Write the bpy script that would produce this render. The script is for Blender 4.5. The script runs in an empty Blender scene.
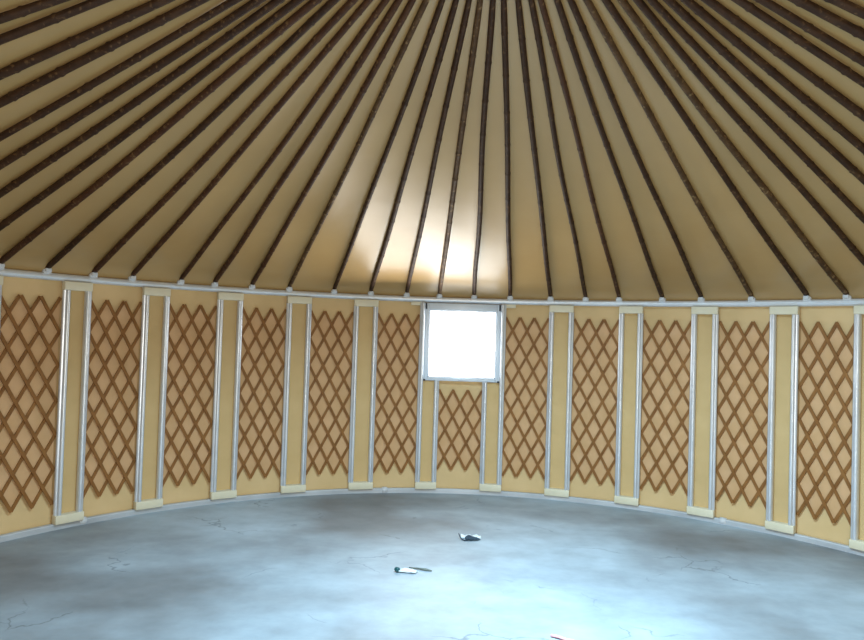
import bpy, bmesh, math, random
from mathutils import Vector, Matrix
random.seed(7)
C = bpy.context.scene.collection
PI = math.pi
def R_(a): return math.radians(a)

# ------------------------------------------------------------------ place
CX, CY, RAD = 0.2408, 2.8676, 3.8761          # centre and radius of the round tent
ZR = 1.958                                     # height of the top rail
ZAP = 3.7986                                   # where the roof poles would meet
SAG = 0.033
CROWN = 0.66                                   # radius of the crown opening
def P(r, th, z=0.0):
    a = R_(th)
    return Vector((CX + r*math.sin(a), CY + r*math.cos(a), z))
def pole_z(r):
    t = 1 - r/RAD
    zb = ZR + 0.06
    return zb + (ZAP - zb)*t - SAG*4*t*(1-t)

# ------------------------------------------------------------------ materials
def mat(name, base, rough=0.6, metal=0.0, spec=0.5):
    m = bpy.data.materials.new(name); m.use_nodes = True
    b = m.node_tree.nodes['Principled BSDF']
    b.inputs['Base Color'].default_value = (*base, 1)
    b.inputs['Roughness'].default_value = rough
    b.inputs['Metallic'].default_value = metal
    b.inputs['Specular IOR Level'].default_value = spec
    return m
def nd(m, t): return m.node_tree.nodes.new(t)
def ln(m, a, b): m.node_tree.links.new(a, b)
def bsdf(m): return m.node_tree.nodes['Principled BSDF']
def noise_mix(m, c1, c2, scale, lo=0.35, hi=0.65, detail=4, stretch=None, loc=(0, 0, 0), coord='Object', rough=0.5):
    tc = nd(m, 'ShaderNodeTexCoord'); n = nd(m, 'ShaderNodeTexNoise'); r = nd(m, 'ShaderNodeValToRGB')
    n.inputs['Scale'].default_value = scale; n.inputs['Detail'].default_value = detail
    n.inputs['Roughness'].default_value = rough
    src = tc.outputs[coord]
    if stretch:
        mp = nd(m, 'ShaderNodeMapping'); mp.inputs['Scale'].default_value = stretch; mp.inputs['Location'].default_value = loc
        ln(m, src, mp.inputs['Vector']); src = mp.outputs['Vector']
    ln(m, src, n.inputs['Vector']); ln(m, n.outputs['Fac'], r.inputs['Fac'])
    e = r.color_ramp.elements
    e[0].position = lo; e[0].color = (*c1, 1); e[1].position = hi; e[1].color = (*c2, 1)
    ln(m, r.outputs['Color'], bsdf(m).inputs['Base Color'])
    return n, r, src
def bump(m, fac, strength=0.2, dist=0.01):
    b = nd(m, 'ShaderNodeBump'); b.inputs['Strength'].default_value = strength; b.inputs['Distance'].default_value = dist
    ln(m, fac, b.inputs['Height']); ln(m, b.outputs['Normal'], bsdf(m).inputs['Normal'])

M = {}
# glossy oiled-cloth roof liner
m = M['liner'] = mat('roof_liner_cloth', (.4, .27, .12), .31, spec=.8)
n, r, src = noise_mix(m, (.40, .25, .098), (.46, .295, .122), 1.3, .3, .7, 3)
n2 = nd(m, 'ShaderNodeTexNoise'); n2.inputs['Scale'].default_value = 5; n2.inputs['Detail'].default_value = 3
ln(m, src, n2.inputs['Vector']); bump(m, n2.outputs['Fac'], .12, .02)
# wall canvas
m = M['canvas'] = mat('cream_wall_canvas', (.72, .55, .27), .7, spec=.25)
n, r, src = noise_mix(m, (.66, .455, .22), (.72, .505, .26), 3, .3, .7, 5)
n2 = nd(m, 'ShaderNodeTexNoise'); n2.inputs['Scale'].default_value = 9; ln(m, src, n2.inputs['Vector']); bump(m, n2.outputs['Fac'], .25, .012)
m = M['strip'] = mat('yellow_cream_canvas', (.64, .50, .22), .75, spec=.2)
noise_mix(m, (.61, .415, .19), (.67, .465, .225), 4, .3, .7, 4)
m = M['tan'] = mat('tan_backing_canvas', (.70, .46, .24), .75, spec=.2)
noise_mix(m, (.60, .36, .175), (.67, .41, .22), 5, .3, .7, 4)
m = M['lath'] = mat('brown_lath_wood', (.20, .09, .03), .6, spec=.3)
noise_mix(m, (.20, .080, .018), (.30, .130, .034), 9, .3, .7, 4)
m = M['post'] = mat('white_painted_metal', (.7, .72, .76), .28, .4)
noise_mix(m, (.62, .65, .70), (.72, .75, .80), 6, .3, .7, 2)
m = M['rail'] = mat('rail_painted_metal', (.62, .64, .67), .33, .3)
noise_mix(m, (.66, .68, .72), (.76, .78, .81), 3, .3, .7, 2)
m = M['base'] = mat('base_rail_metal', (.5, .52, .55), .42, .3)
noise_mix(m, (.42, .44, .47), (.62, .64, .67), 2.5, .3, .7, 4)
m = M['block'] = mat('cream_plastic_block', (.80, .74, .58), .5, spec=.4)
noise_mix(m, (.70, .63, .46), (.76, .70, .54), 8, .3, .7, 2)
m = M['bracket'] = mat('grey_plastic_bracket', (.55, .56, .58), .5)
noise_mix(m, (.50, .51, .53), (.62, .63, .65), 9, .3, .7, 2)
m = M['winframe'] = mat('pale_grey_window_frame', (.60, .66, .74), .4, .1)
noise_mix(m, (.58, .64, .72), (.64, .70, .77), 7, .3, .7, 2)
m = M['black'] = mat('black_rubber', (.02, .022, .03), .6)
# bamboo poles: dark bark, paler where the skin has been scraped
def bamboo(name, c1, c2, c3):
    m = mat(name, c1, .6, spec=.22)
    n, r, src = noise_mix(m, c1, c2, 14, .42, .75, 6, rough=.7)
    v = nd(m, 'ShaderNodeTexNoise'); v.inputs['Scale'].default_value = 38; v.inputs['Detail'].default_value = 2
    ln(m, src, v.inputs['Vector'])
    rr = nd(m, 'ShaderNodeValToRGB'); rr.color_ramp.elements[0].position = .60; rr.color_ramp.elements[1].position = .72
    ln(m, v.outputs['Fac'], rr.inputs['Fac'])
    mx = nd(m, 'ShaderNodeMixRGB'); mx.inputs[2].default_value = (*c3, 1)
    ln(m, rr.outputs['Color'], mx.inputs[0]); ln(m, r.outputs['Color'], mx.inputs[1])
    ln(m, mx.outputs['Color'], bsdf(m).inputs['Base Color'])
    return m
M['pole'] = [bamboo('dark_bamboo', (.028, .011, .004), (.060, .025, .009), (.11, .058, .024)),
             bamboo('red_brown_bamboo', (.045, .016, .006), (.085, .034, .012), (.14, .075, .032)),
             bamboo('mottled_bamboo', (.050, .023, .008), (.12, .062, .024), (.24, .15, .07))]
# concrete

FLOC = (7.4, 0, 0)  # noise shifted so its dark patches also stand in for dimmer light at left
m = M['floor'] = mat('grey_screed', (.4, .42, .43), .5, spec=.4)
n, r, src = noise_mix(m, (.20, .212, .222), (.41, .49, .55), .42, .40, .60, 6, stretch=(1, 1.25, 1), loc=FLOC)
n2 = nd(m, 'ShaderNodeTexNoise'); n2.inputs['Scale'].default_value = 3.2; n2.inputs['Detail'].default_value = 7; n2.inputs['Roughness'].default_value = .62
ln(m, src, n2.inputs['Vector'])
r2 = nd(m, 'ShaderNodeValToRGB'); r2.color_ramp.elements[0].position = .3; r2.color_ramp.elements[1].position = .7
r2.color_ramp.elements[0].color = (.72, .72, .72, 1); r2.color_ramp.elements[1].color = (1, 1, 1, 1)
ln(m, n2.outputs['Fac'], r2.inputs['Fac'])
mx = nd(m, 'ShaderNodeMixRGB'); mx.blend_type = 'MULTIPLY'; mx.inputs[0].default_value = 1
ln(m, r.outputs['Color'], mx.inputs[1]); ln(m, r2.outputs['Color'], mx.inputs[2])
# thin hairline cracks
vo = nd(m, 'ShaderNodeTexVoronoi'); vo.feature = 'DISTANCE_TO_EDGE'; vo.inputs['Scale'].default_value = .9
wn = nd(m, 'ShaderNodeTexNoise'); wn.inputs['Scale'].default_value = 2.5; wn.inputs['Detail'].default_value = 5
va = nd(m, 'ShaderNodeMixRGB'); va.blend_type = 'ADD'; va.inputs[0].default_value = .5
ln(m, src, wn.inputs['Vector']); ln(m, src, va.inputs[1]); ln(m, wn.outputs['Color'], va.inputs[2]); ln(m, va.outputs['Color'], vo.inputs['Vector'])
cr = nd(m, 'ShaderNodeValToRGB'); cr.color_ramp.elements[0].color = (.55, .55, .55, 1); cr.color_ramp.elements[0].position = 0; cr.color_ramp.elements[1].position = .008
ln(m, vo.outputs['Distance'], cr.inputs['Fac'])
mask = nd(m, 'ShaderNodeTexNoise'); mask.inputs['Scale'].default_value = 1.7; ln(m, src, mask.inputs['Vector'])
mr = nd(m, 'ShaderNodeValToRGB'); mr.color_ramp.elements[0].position = .54; mr.color_ramp.elements[1].position = .62
ln(m, mask.outputs['Fac'], mr.inputs['Fac'])
mx2 = nd(m, 'ShaderNodeMixRGB'); mx2.blend_type = 'MULTIPLY'
ln(m, mr.outputs['Color'], mx2.inputs[0]); ln(m, mx.outputs['Color'], mx2.inputs[1]); ln(m, cr.outputs['Color'], mx2.inputs[2])
ln(m, mx2.outputs['Color'], bsdf(m).inputs['Base Color'])
bump(m, n2.outputs['Fac'], .15, .01)
# milky daylit window film
m = M['pane'] = mat('daylit_milky_film', (.9, .95, .97), .2)
bsdf(m).inputs['Emission Color'].default_value = (.93, .98, 1, 1)
PANE = bsdf(m).inputs['Emission Strength']; PANE.default_value = 7.0
m = M['paper'] = mat('white_plastic_scrap', (.82, .86, .88), .4); noise_mix(m, (.48, .53, .57), (.72, .77, .80), 30, .3, .7, 3)
m = M['teal'] = mat('dark_teal_plastic', (.01, .12, .13), .4); noise_mix(m, (.003, .045, .055), (.006, .075, .085), 25, .3, .7, 2)
m = M['stick'] = mat('grey_brown_stick', (.32, .33, .28), .7); noise_mix(m, (.06, .075, .07), (.16, .18, .15), 40, .3, .7, 3)
m = M['navy'] = mat('blue_black_cloth', (.012, .03, .05), .7); noise_mix(m, (.008, .02, .035), (.025, .05, .075), 40, .3, .7, 3)
m = M['pink'] = mat('faded_red_plastic', (.62, .16, .18), .5); noise_mix(m, (.60, .24, .27), (.70, .42, .46), 40, .3, .7, 3)

# ------------------------------------------------------------------ mesh helpers
def link(name, bm, material, parent=None, smooth=True, angle=None):
    me = bpy.data.meshes.new(name); bm.normal_update(); bm.to_mesh(me); bm.free()
    o = bpy.data.objects.new(name, me); C.objects.link(o)
    me.materials.append(material)
    if smooth:
        for p in me.polygons: p.use_smooth = True
        if angle: 
            me.set_sharp_from_angle(angle=R_(angle))
    if parent: o.parent = parent
    return o
def empty(name, loc, th=None, label=None, cat=None, group=None, kind='thing'):
    o = bpy.data.objects.new(name, None); C.objects.link(o)
    o.location = loc; o.empty_display_size = .1
    if th is not None: o.rotation_euler = (0, 0, -R_(th))
    tag(o, label, cat, group, kind)
    return o
def tag(o, label=None, cat=None, group=None, kind=None):
    if label: o['label'] = label
    if cat: o['category'] = cat
    if group: o['group'] = group
    if kind: o['kind'] = kind
    return o
def bbox(bm, x0, x1, y0, y1, z0, z1, bev=0.0):
    r = bmesh.ops.create_cube(bm, size=1)
    vs = r['verts']
    for v in vs:
        v.co = Vector(((x0+x1)/2 + v.co.x*(x1-x0), (y0+y1)/2 + v.co.y*(y1-y0), (z0+z1)/2 + v.co.z*(z1-z0)))
    if bev:
        es = list({e for v in vs for e in v.link_edges})
        bmesh.ops.bevel(bm, geom=es, offset=bev, segments=2, profile=.5, affect='EDGES')
def tube(bm, pts, rads, n=10, caps=True, closed=False):
    rings = []
    N = len(pts)
    for i, p in enumerate(pts):
        if closed: t = (pts[(i+1) % N] - pts[i-1]).normalized()
        else: t = (pts[min(i+1, N-1)] - pts[max(i-1, 0)]).normalized()
        up = Vector((0, 0, 1)) if abs(t.z) < .95 else Vector((0, 1, 0))
        a = t.cross(up).normalized(); b = a.cross(t).normalized()
        r = rads[i] if isinstance(rads, (list, tuple)) else rads
        rings.append([bm.verts.new(p + (a*math.cos(2*PI*k/n) + b*math.sin(2*PI*k/n))*r) for k in range(n)])
    for i in range(N if closed else N-1):
        A, B = rings[i], rings[(i+1) % N]
        for k in range(n): bm.faces.new((A[k], A[(k+1) % n], B[(k+1) % n], B[k]))
    if caps and not closed:
        bm.faces.new(rings[0][::-1]); bm.faces.new(rings[-1])
    bmesh.ops.recalc_face_normals(bm, faces=bm.faces)

# ------------------------------------------------------------------ angles round the wall
COLS = [(-63.5, -60.85), (-53.56, -51.07), (-44.18, -41.52), (-34.49, -31.76), (-24.83, -21.99), (-15.01, -12.11), (-5.03, -2.58),
        (4.67, 7.22), (14.34, 17.2), (24.38, 26.98), (34.17, 36.89), (43.92, 46.53), (53.34, 56.0)]
WIN = 6                                         # between COLS[6] and COLS[7]
COLS = [(-73.2, -70.6)] + COLS + [(63.1, 65.75)]
WIN += 1
POLES = [-95.99, -92.57, -86.56, -82.11, -76.95, -72.87, -68.98, -64.85,
         -60.75, -55.77, -50.55, -45.93, -39.81, -35.32, -30.21, -24.93, -18.39, -12.92, -7.51, -2.57, 2.7, 8.1, 14.1, 19.19,
         23.93, 29.86, 34.99, 41.29, 47.76, 52.14, 56.91, 61.09, 65.45, 69.4, 73.93, 79.22, 82.79, 87.64, 91.93]
POLES = [-105.6, -100.8] + POLES + [97.0, 101.8]
BEHIND = [106.7 + (254.4 - 106.7 - 4.9)*k/29 for k in range(30)]

# ------------------------------------------------------------------ setting
# floor
bm = bmesh.new()
bmesh.ops.create_circle(bm, cap_ends=True, radius=RAD + .25, segments=128)
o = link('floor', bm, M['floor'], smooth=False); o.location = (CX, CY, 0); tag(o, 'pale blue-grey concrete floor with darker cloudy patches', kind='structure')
# round canvas wall, gap for the entrance behind the viewer
RW = RAD + .035
def arc_wall(name, a0, a1, z0, z1, r, material, label, steps):
    bm = bmesh.new(); cols = []
    for i in range(steps + 1):
        a = a0 + (a1 - a0)*i/steps
        cols.append([bm.verts.new(P(rr, a, z)) for rr, z in ((r, z0), (r, z1), (r + .03, z1), (r + .03, z0))])
    for A, B in zip(cols, cols[1:]):
        for k in range(4): bm.faces.new((A[k], A[(k+1) % 4], B[(k+1) % 4], B[k]))
    bm.faces.new(cols[0]); bm.faces.new(cols[-1][::-1])
    bmesh.ops.recalc_face_normals(bm, faces=bm.faces)
    o = link(name, bm, material, angle=40); tag(o, label, kind='structure'); return o
arc_wall('wall_back', -90, 90, 0, ZR + .015, RW, M['canvas'], 'cream canvas lining of the far round wall', 180)
DA = 172.0
arc_wall('wall_right', 90, DA, 0, ZR + .015, RW, M['canvas'], 'cream canvas lining of the round wall at the right', 90)
arc_wall('wall_left', 360 - DA, 270, 0, ZR + .015, RW, M['canvas'], 'cream canvas lining of the round wall at the left', 90)

# roof liner: one bay between every two poles, billowing a little
allp = sorted([a % 360 for a in POLES + BEHIND])
bm = bmesh.new()
angs = []
for i, a in enumerate(allp):
    b = allp[(i+1) % len(allp)]
    if b < a: b += 360
    for k in range(6): angs.append((a + (b-a)*k/6, math.sin(PI*k/6), (b-a)))
NR = 26
rows = []
for j in range(NR + 1):
    r = (RAD + .045) + (CROWN - RAD - .045)*j/NR
    row = []
    for a, u, w in angs:
        edge = min(1.0, (RAD + .045 - r)/.22)
        up = .009*(w/5.0)*u*r/RAD*edge + .026
        zz = pole_z(min(r, RAD)) + up
        if j == 0: zz = ZR + .004
        row.append(bm.verts.new(P(r if j else RAD + .034, a, zz)))
    rows.append(row)
for A, B in zip(rows, rows[1:]):
    n = len(A)
    for k in range(n): bm.faces.new((A[k], B[k], B[(k+1) % n], A[(k+1) % n]))
o = link('ceiling', bm, M['liner']); tag(o, 'glossy tan cloth lining of the conical roof', kind='structure')
# crown ring
bm = bmesh.new(); zc = pole_z(CROWN)
tube(bm, [P(CROWN, a*5, zc) for a in range(72)], .045, 10, closed=True)
o = link('trim_2', bm, M['pole'][0]); tag(o, 'round wooden crown ring at the top of the roof', kind='structure')
# top rail
bm = bmesh.new()
tube(bm, [P(RAD, a*2.5, ZR) for a in range(144)], .029, 14, closed=True)
o = link('trim_1', bm, M['rail']); tag(o, 'white tubular rail running round the top of the wall', kind='structure')
# bottom rail, left open at the entrance
bm = bmesh.new(); rings = []
prof = [(-.024, 0), (-.024, .036), (-.017, .044), (.017, .044), (.024, .036), (.024, 0)]
for i in range(141):
    a = -DA + 2*DA*i/140
    rings.append([bm.verts.new(P(RAD + x - .004, a, z)) for x, z in prof])
for A, B in zip(rings, rings[1:]):
    for k in range(len(prof)): bm.faces.new((A[k], A[(k+1) % len(prof)], B[(k+1) % len(prof)], B[k]))
bm.faces.new(rings[0]); bm.faces.new(rings[-1][::-1]); bmesh.ops.recalc_face_normals(bm, faces=bm.faces)
brail = link('baseboard_back', bm, M['base'], angle=30); tag(brail, 'grey metal rail running round the foot of the wall on the concrete', kind='structure')
for a in (-50.6, -9.9, 38.3):
    bm = bmesh.new()
    tube(bm, [P(RAD - .004, a + d, .024) for d in (-.42, -.4, 0, .4, .42)], [.024, .031, .032, .031, .024], 12)
    link('rail_joint', bm, M['bracket'], brail)

# ------------------------------------------------------------------ wall posts in pairs
ORD = {1: 'first', 2: 'second', 3: 'third', 4: 'fourth', 5: 'fifth', 6: 'sixth', 7: 'seventh', 8: 'eighth', 9: 'ninth', 10: 'tenth',
       11: 'eleventh', 12: 'twelfth', 13: 'thirteenth', 14: 'fourteenth', 15: 'fifteenth', 16: 'sixteenth', 17: 'seventeenth', 18: 'eighteenth',
       19: 'nineteenth', 20: 'twentieth', 21: 'twenty-first', 22: 'twenty-second', 23: 'twenty-third'}
Z_B0, Z_B1, Z_T0, Z_T1 = .044, .112, 1.862, 1.931
ZWIN = 1.135                                    # underside of the window
def post_mesh(z0, z1, side):
    # rounded bright tube on the strip side with a flat flange along the lattice side
    bm = bmesh.new()
    prof = [(.017*math.cos(R_(180 + 18*q)), -.018 + .022*math.sin(R_(180 + 18*q))) for q in range(11)]
    prof = [(-.033, .004), (-.033, -.012), (-.030, -.016), (-.016, -.020)] + prof[1:] + [(.017, .004)]
    prof = [(x + .008, y) for x, y in prof]
    if side > 0: prof = [(-x, y) for x, y in prof][::-1]
    A = [bm.verts.new((x, y, z0)) for x, y in prof]; B = [bm.verts.new((x, y, z1)) for x, y in prof]
    n = len(prof)
    for k in range(n): bm.faces.new((A[k], A[(k+1) % n], B[(k+1) % n], B[k]))
    bm.faces.new(A[::-1]); bm.faces.new(B)
    bmesh.ops.recalc_face_normals(bm, faces=bm.faces)
    return bm
for i, (a0, a1) in enumerate(COLS):
    am = (a0 + a1)/2; hw = RAD*math.sin(R_(a1 - a0)/2)
    k = i - WIN
    if k == 0: lab = "white metal post pair at the window's left edge, right post short"
    elif k == 1: lab = "white metal post pair at the window's right edge, left post short"
    elif k < 0: lab = 'pair of full-height white metal posts, %s pair left of the window' % ORD[-k + 1]
    else: lab = 'pair of full-height white metal posts, %s pair right of the window' % ORD[k]
    t = empty('post_pair', P(RAD - .012, am), am, lab, 'wall posts', 'white posts standing in pairs round the wall')
    for s in (-1, 1):
        short = (k == 0 and s == 1) or (k == 1 and s == -1)
        full_by_win = (k == 0 and s == -1) or (k == 1 and s == 1)
        o = link('post', post_mesh(Z_B1, ZWIN if short else (1.925 if full_by_win else Z_T0), s), M['post'], t, angle=50)
        o.location = (s*hw, 0, 0)
    ztop = ZWIN - .004 if k in (0, 1) else Z_T0 + .01
    # canvas strip held between the two posts, with a folded hem
    bm = bmesh.new()
    bbox(bm, -hw, hw, .022, .030, Z_B0 + .01, ztop)
    link('canvas_strip', bm, M['strip'], t, smooth=False)
    bm = bmesh.new()
    bbox(bm, -hw - .0235, hw + .0235, -.044, .030, Z_B0, Z_B1, .006)
    link('base_block', bm, M['block'], t, angle=40)
    if k not in (0, 1):
        bm = bmesh.new()
        bbox(bm, -hw - .0225, hw + .0225, -.034, .030, Z_T0, Z_T1, .006)
        link('top_block', bm, M['block'], t, angle=40)
    else:
        s = -1 if k == 0 else 1
        bm = bmesh.new(); x0, x1 = sorted((s*(hw + .12), s*(hw - .0)))
        bbox(bm, x0, x1, -.012, .030, 1.895, 1.931, .006)
        link('top_block', bm, M['block'], t, angle=40)

# ------------------------------------------------------------------ lattice panels
def lattice_panel(aL, aR, z0, z1, rows, label):
    am = (aL + aR)/2; half = RAD*math.sin(R_(aR - aL)/2) - .0255
    t = empty('lattice_panel', P(RAD + .004, am), am, label, 'lattice panel', 'brown lattices between the posts')
    W = 2*half; p = W/3.0; hz = (z1 - z0)/rows
    bow = lambda x: RAD*(math.cos(R_(aR - aL)/2*0) - 1) + (RAD - math.sqrt(RAD*RAD - x*x))*-1   # follow the curve of the wall
    # tan backing, slightly smaller than the lattice, with saw-tooth free edges
    bm = bmesh.new(); nx = 12
    A = []; B = []
    for k in range(nx + 1):
        x = -half + W*k/nx
        ph = (k/nx*3) % 1.0; tri = abs(2*ph - 1)          # 1 at apexes, 0 between
        A.append(bm.verts.new((x, bow(x) + .020, z0 + (1 - tri)*hz*.5)))
        B.append(bm.verts.new((x, bow(x) + .020, z1 - (1 - tri)*hz*.5)))
    for k in range(nx): bm.faces.new((A[k], A[k+1], B[k+1], B[k]))
    bk = link('backing_panel', bm, M['tan'], t, smooth=False)
    # crossing laths
    bm = bmesh.new()
    w = .0122
    for fam, yoff in ((1, .004), (-1, .012)):
        for j in range(-rows, 4 + rows):
            # lath starts at the top on apex j and runs down, sideways fam*p per row
            pts = []
            x_top = -half + j*p
            u0, u1 = 0.0, float(rows)
            if fam > 0: lo, hi = (-half - x_top)/p, (half - x_top)/p
            else: lo, hi = (x_top - half)/p, (x_top + half)/p
            lo *= 1.0; hi *= 1.0
            s0, s1 = max(0.0, lo*2*.5), min(float(rows), hi)
            # slope: one half period sideways per half row
            if s1 - s0 < .2: continue
            n = max(2, int((s1 - s0)*2) + 1)
            jw = random.uniform(-.004, .004)
            ring = []
            ln_ = math.hypot(p, hz); nx_, nz_ = hz/ln_, p/ln_*fam
            for q in range(n + 1):
                s = s0 + (s1 - s0)*q/n
                x = x_top + fam*s*p + jw; z = z1 - s*hz
                y = bow(x) + yoff
                c = Vector((x, y, z)); d = Vector((nx_, 0, nz_))*w
                ring.append([bm.verts.new(c + d + Vector((0, -.004, 0))), bm.verts.new(c - d + Vector((0, -.004, 0))),
                             bm.verts.new(c - d + Vector((0, .004, 0))), bm.verts.new(c + d + Vector((0, .004, 0)))])
            for a, b in zip(ring, ring[1:]):
                for q in range(4): bm.faces.new((a[q], a[(q+1) % 4], b[(q+1) % 4], b[q]))
            bm.faces.new(ring[0]); bm.faces.new(ring[-1][::-1])
    bmesh.ops.recalc_face_normals(bm, faces=bm.faces)
    link('lattice', bm, M['lath'], t, smooth=False)
    return t
for i in range(len(COLS) - 1):
    aL, aR = COLS[i][1], COLS[i+1][0]; k = i - WIN
    if k == 0:
        lattice_panel(aL, aR, .235, 1.045, 3, 'short brown wooden lattice panel directly under the white window')
    elif k < 0:
        lattice_panel(aL, aR, .195, 1.80, 6, 'full-height brown wooden lattice panel, %s panel left of the window' % ORD[-k])
    else:
        lattice_panel(aL, aR, .195, 1.80, 6, 'full-height brown wooden lattice panel, %s panel right of the window' % ORD[k])

# ------------------------------------------------------------------ window
aL, aR = COLS[WIN][0], COLS[WIN+1][1]; am = (aL + aR)/2
hw = RAD*math.sin(R_(aR - aL)/2) - .026
w = empty('window_1', P(RAD - .012, am), am, 'square white daylit window hanging below the top rail', None, None, 'structure')
zb, zt = ZWIN, 1.925
bm = bmesh.new(); fw = .042
yb, yf = .034, -.022
bbox(bm, -hw, -hw + fw, yf, yb, zb, zt, .006); bbox(bm, hw - fw, hw, yf, yb, zb, zt, .006)
bbox(bm, -hw + fw, hw - fw, yf + .003, yb, zb, zb + .034, .005); bbox(bm, -hw + fw, hw - fw, yf + .003, yb, zt - .07, zt, .005)
fr = link('window_frame', bm, M['winframe'], w, angle=40)
bm = bmesh.new()   # inner sash line
x0, x1, z0, z1 = -hw + fw, hw - fw, zb + .034, zt - .07
for a in ((x0, x0 + .014, z0, z1), (x1 - .014, x1, z0, z1), (x0, x1, z0, z0 + .012), (x0, x1, z1 - .012, z1)):
    bbox(bm, a[0], a[1], -.006, yb, a[2], a[3], .002)
link('sash', bm, M['post'], w, angle=40)
bm = bmesh.new(); bbox(bm, x0 + .01, x1 - .01, .008, .014, z0 + .008, z1 - .008)
link('pane', bm, M['pane'], w, smooth=False)
for sx in (-1, 1):
    bm = bmesh.new(); bbox(bm, sx*(hw - .014) - .008, sx*(hw - .014) + .008, yf - .010, yf + .002, zt - .065, zt - .003, .002)
    link('corner_clip', bm, M['black'], w)
    bm = bmesh.new(); bbox(bm, sx*(hw - .012) - .012, sx*(hw - .012) + .012, yf - .007, yf + .002, zb - .004, zb + .014, .002)
    link('corner_clip', bm, M['black'], w)
bm = bmesh.new(); bbox(bm, -.028, .028, yf - .006, yf + .004, zb + .008, zb + .026, .003); bbox(bm, -.007, .007, yf - .020, yf, zb + .010, zb + .034, .003)
link('latch', bm, M['winframe'], w, angle=40)

# ------------------------------------------------------------------ roof poles
def left_right(i):
    a = POLES[i]
    over = [j for j, x in enumerate(POLES) if -5.03 < x < 7.22]
    if i in over:
        return 'dark bamboo roof pole standing over the window, %s' % ('nearer its left post' if i == over[0] else 'nearer its right post')
    tone = {0: 'dark', 1: 'reddish dark', 2: 'mottled'}[TONE[i]]
    if a < 0: return 'thin dark brown bamboo roof pole, %s pole left of the window' % ORD[over[0] - i]
    return 'thin dark brown bamboo roof pole, %s pole right of the window' % ORD[i - over[-1]]
TONE = []
for i, a in enumerate(POLES):
    k = i - 2
    TONE.append({8: 1, 11: 1, 13: 1, 14: 1, 15: 2, 16: 0, 17: 0, 18: 0, 19: 2, 20: 0, 21: 0, 22: 0, 23: 0, 24: 1, 25: 0, 26: 0, 27: 2, 28: 0, 29: 2}.get(k, 0 if abs(a) > 60 else random.choice([0, 0, 1])))
for i, a in enumerate(POLES):
    rnd = random.Random(i*13 + 5)
    t = empty('roof_pole', P(RAD, a, ZR + .06), a, left_right(i), 'roof pole', 'dark bamboo poles carrying the roof')
    # local frame: +y points outward, so the pole runs to -y
    L = RAD - CROWN
    pts, rads = [], []
    n = 44; ph1, ph2 = rnd.uniform(0, 6), rnd.uniform(0, 6); amp = rnd.uniform(.002, .006)
    node0 = rnd.uniform(0, .08)
    rb = rnd.uniform(.0195, .0225)
    s_list = [k/n for k in range(n + 1)]
    sp = .085 + rnd.uniform(-.01, .01)
    nodes = [node0 + sp*q for q in range(1, 12) if node0 + sp*q < .98]
    for q in nodes: s_list += [q - .004, q, q + .004]
    for s in sorted(s_list):
        r = RAD - L*s
        x = amp*math.sin(3.1*s*2*PI*.5 + ph1)*min(1, s*6) + .4*amp*math.sin(11*s + ph2)*min(1, s*6)
        pts.append(Vector((x, -L*s, pole_z(r) - (ZR + .06))))
        swell = 1.16 if any(abs(s - q) < .0015 for q in nodes) else 1.0
        rads.append(min(rb*(1 - .10*s)*swell, .0150 + max(0, r - CROWN)*.022))
    bm = bmesh.new(); tube(bm, pts, rads, 10)
    link('shaft', bm, M['pole'][TONE[i]], t)
    bm = bmesh.new()
    bbox(bm, -.030, .030, -.026, .022, -.044, -.006, .008); bbox(bm, -.022, .022, -.046, .006, -.028, -.000, .006)
    link('foot_bracket', bm, M['bracket'], t, angle=40)

# ------------------------------------------------------------------ litter on the floor
# small white tube with a teal cap, flattened and bent
t = empty('crumpled_tube', (-.09, 4.475, 0), 0, 'crumpled white plastic tube with dark teal cap lying on the concrete floor', 'litter')
bm = bmesh.new()
tube(bm, [Vector((-.112, -.008, .018)), Vector((-.106, -.009, .018)), Vector((-.085, -.012, .017)), Vector((-.078, -.013, .016))], [.010, .015, .017, .013], 12)
bmesh.ops.rotate(bm, verts=bm.verts, cent=(-.085, -.01, .018), matrix=Matrix.Rotation(R_(-40), 3, 'Z'))
link('cap', bm, M['teal'], t)
bm = bmesh.new(); g = []
prof = [(-.078, .014, .016), (-.045, .020, .020), (-.01, .022, .024), (.01, .020, .020), (.03, .014, .012), (.045, .006, .006)]
for k, (x, hwid, z) in enumerate(prof):
    row = []
    for q in range(9):
        u = q/8*2 - 1
        row.append(bm.verts.new((x + .006*u, -.006 + hwid*u + .008*math.sin(k*1.3), .003 + max(0, z*(1 - .8*abs(u)**1.5) + .004*math.sin(5*u + k*2)))))
    g.append(row)
for A, B in zip(g, g[1:]):
    for q in range(8): bm.faces.new((A[q], A[q+1], B[q+1], B[q]))
bo = link('body', bm, M['paper'], t)
md = bo.modifiers.new('t', 'SOLIDIFY'); md.thickness = .0015
tag_s = empty('wood_splinter', (-.022, 4.52, 0), 8, 'thin grey-brown splinter beside the crumpled white tube on the floor', 'litter')
bm = bmesh.new()
tube(bm, [Vector((-.085, .012, .007)), Vector((-.02, .004, .009)), Vector((.035, -.006, .009)), Vector((.075, -.010, .005))], [.004, .006, .009, .004], 8)
so = link('stick', bm, M['stick'], tag_s)
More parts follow.
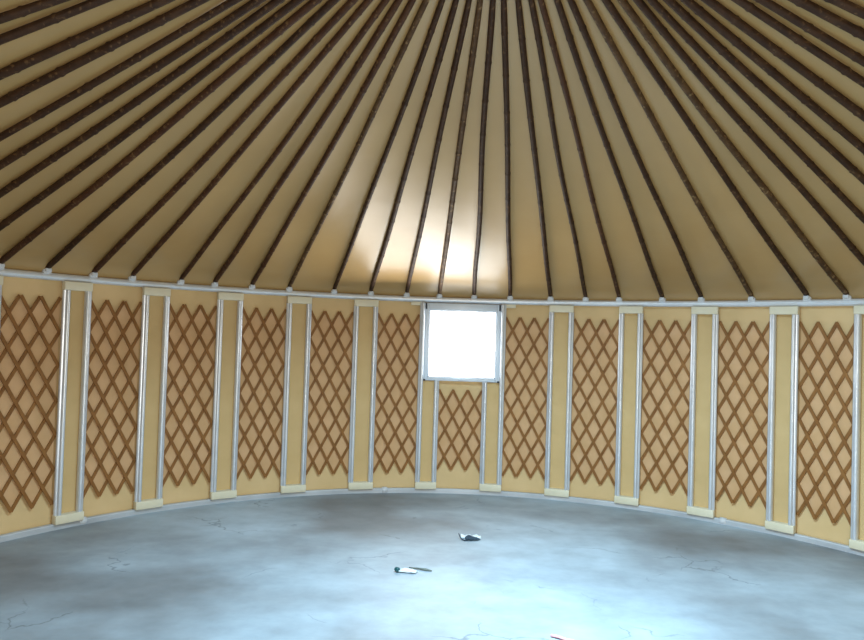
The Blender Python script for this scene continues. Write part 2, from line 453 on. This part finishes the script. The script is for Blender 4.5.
# dark rag with white scrap and loop
t = empty('dark_rag', (.345, 5.215, 0), 0, 'small blue-black rag with a curled tail lying farther back on the concrete', 'litter')
bm = bmesh.new(); g = []
for k in range(9):
    x = -.03 + .11*k/8; row = []
    for q in range(9):
        u = q/8*2 - 1
        hgt = .032*math.exp(-((x + .008)/.030)**2) + .016*math.exp(-((x - .04)/.03)**2)
        row.append(bm.verts.new((x + .006*math.sin(3*u + k), .028*u*(1 - .45*k/8), .003 + hgt*(1 - u*u)**.7 + .003*(1 + math.sin(7*u + k*1.7)))))
    g.append(row)
for A, B in zip(g, g[1:]):
    for q in range(8): bm.faces.new((A[q], A[q+1], B[q+1], B[q]))
ro = link('folded_cloth', bm, M['navy'], t); ro.modifiers.new('t', 'SOLIDIFY').thickness = .002
bm = bmesh.new()
pts = [Vector((-.082, .035, .040)), Vector((-.080, .022, .034)), Vector((-.072, .000, .022)), Vector((-.058, -.022, .010)), Vector((-.036, -.034, .006)), Vector((-.012, -.026, .008))]
tube(bm, pts, [.003, .004, .0045, .005, .005, .004], 8)
link('curled_tail', bm, M['navy'], t)
t2 = empty('plastic_scrap', (.365, 5.252, 0), 0, 'crumpled white plastic scrap lying behind the blue-black rag on the floor', 'litter')
bm = bmesh.new(); g = []
for k in range(10):
    x = -.085 + .16*k/9; row = []
    for q in range(8):
        u = q/7
        row.append(bm.verts.new((x, -.012 + .055*u + .006*math.sin(k*2), .004 + (.026*math.sin(PI*u)**.8)*(.7 + .3*math.sin(k*1.9 + 2*u)))))
    g.append(row)
for A, B in zip(g, g[1:]):
    for q in range(7): bm.faces.new((A[q], A[q+1], B[q+1], B[q]))
po = link('scrap_sheet', bm, M['paper'], t2); po.modifiers.new('t', 'SOLIDIFY').thickness = .0015
# faded red strip at the bottom of the view
bm = bmesh.new(); g = []
for k in range(9):
    s = k/8; c = Vector((.69 + .16*s, 3.585 - .10*s, 0)); row = []
    for q in range(5):
        u = q/4*2 - 1
        row.append(bm.verts.new(c + Vector((.004*u, .011*u, .004 + .007*(1 - u*u) + .004*math.sin(s*7)**2))))
    g.append(row)
for A, B in zip(g, g[1:]):
    for q in range(4): bm.faces.new((A[q], A[q+1], B[q+1], B[q]))
o = link('plastic_strip', bm, M['pink']); o.modifiers.new('t', 'SOLIDIFY').thickness = .002
tag(o, 'faded red plastic strip lying on the bright floor at the bottom edge of the view', 'litter', None, 'thing')

# ------------------------------------------------------------------ light
def area(name, loc, target, size, energy, color, shape='DISK', size_y=None, spread=PI):
    l = bpy.data.lights.new(name, 'AREA'); l.shape = shape; l.size = size
    if size_y: l.size_y = size_y
    l.energy = energy; l.color = color; l.spread = spread
    o = bpy.data.objects.new(name, l); C.objects.link(o); o.location = loc
    d = Vector(target) - Vector(loc); o.rotation_euler = d.to_track_quat('-Z', 'Y').to_euler()
    return o
CROWN_E, DOOR_E, ROOF_FILL_E = 305, 88, 21
area('crown_daylight', (CX, CY, zc + .03), (CX + .6, CY - .2, 0), CROWN*2 - .1, CROWN_E, (.52, .80, 1.0), spread=R_(142))
fill_loc = P(RAD - .26, -6.2, 1.42)
area('roof_reflection_fill', fill_loc, P(0, -6.2, 2.1), .95, ROOF_FILL_E, (1.0, .97, .90), 'RECTANGLE', 1.0)  # added lamp left of the window, makes the bright reflection on the roof cloth
d0 = P(RAD + .02, 180, 1.0)
area('door_daylight', d0, P(0, 0, .8), .95, DOOR_E, (1.0, .95, .86), 'RECTANGLE', 1.75)
wd = bpy.data.worlds.new('World'); bpy.context.scene.world = wd; wd.use_nodes = True
bg = wd.node_tree.nodes['Background']; bg.inputs['Color'].default_value = (.80, .92, 1, 1); bg.inputs['Strength'].default_value = 1.2

# ------------------------------------------------------------------ camera
cam = bpy.data.cameras.new('camera'); co = bpy.data.objects.new('camera', cam); C.objects.link(co)
cam.sensor_width = 36; cam.lens = 36*660.35/864; cam.clip_start = .02
pt, rl = .022271, .030676
rt = Vector((1, 0, 0)); up = Vector((0, -math.sin(pt), math.cos(pt))); fw_ = Vector((0, math.cos(pt), math.sin(pt)))
cx = rt*math.cos(rl) + up*math.sin(rl); cy = -rt*math.sin(rl) + up*math.cos(rl); cz = -fw_
co.matrix_world = Matrix(((cx.x, cy.x, cz.x, 0), (cx.y, cy.y, cz.y, 0), (cx.z, cy.z, cz.z, 1.6), (0, 0, 0, 1)))
bpy.context.scene.camera = co
sc = bpy.context.scene
sc.view_settings.view_transform = 'Standard'; sc.view_settings.look = 'None'
sc.view_settings.exposure = 0.0; sc.view_settings.gamma = 1.0
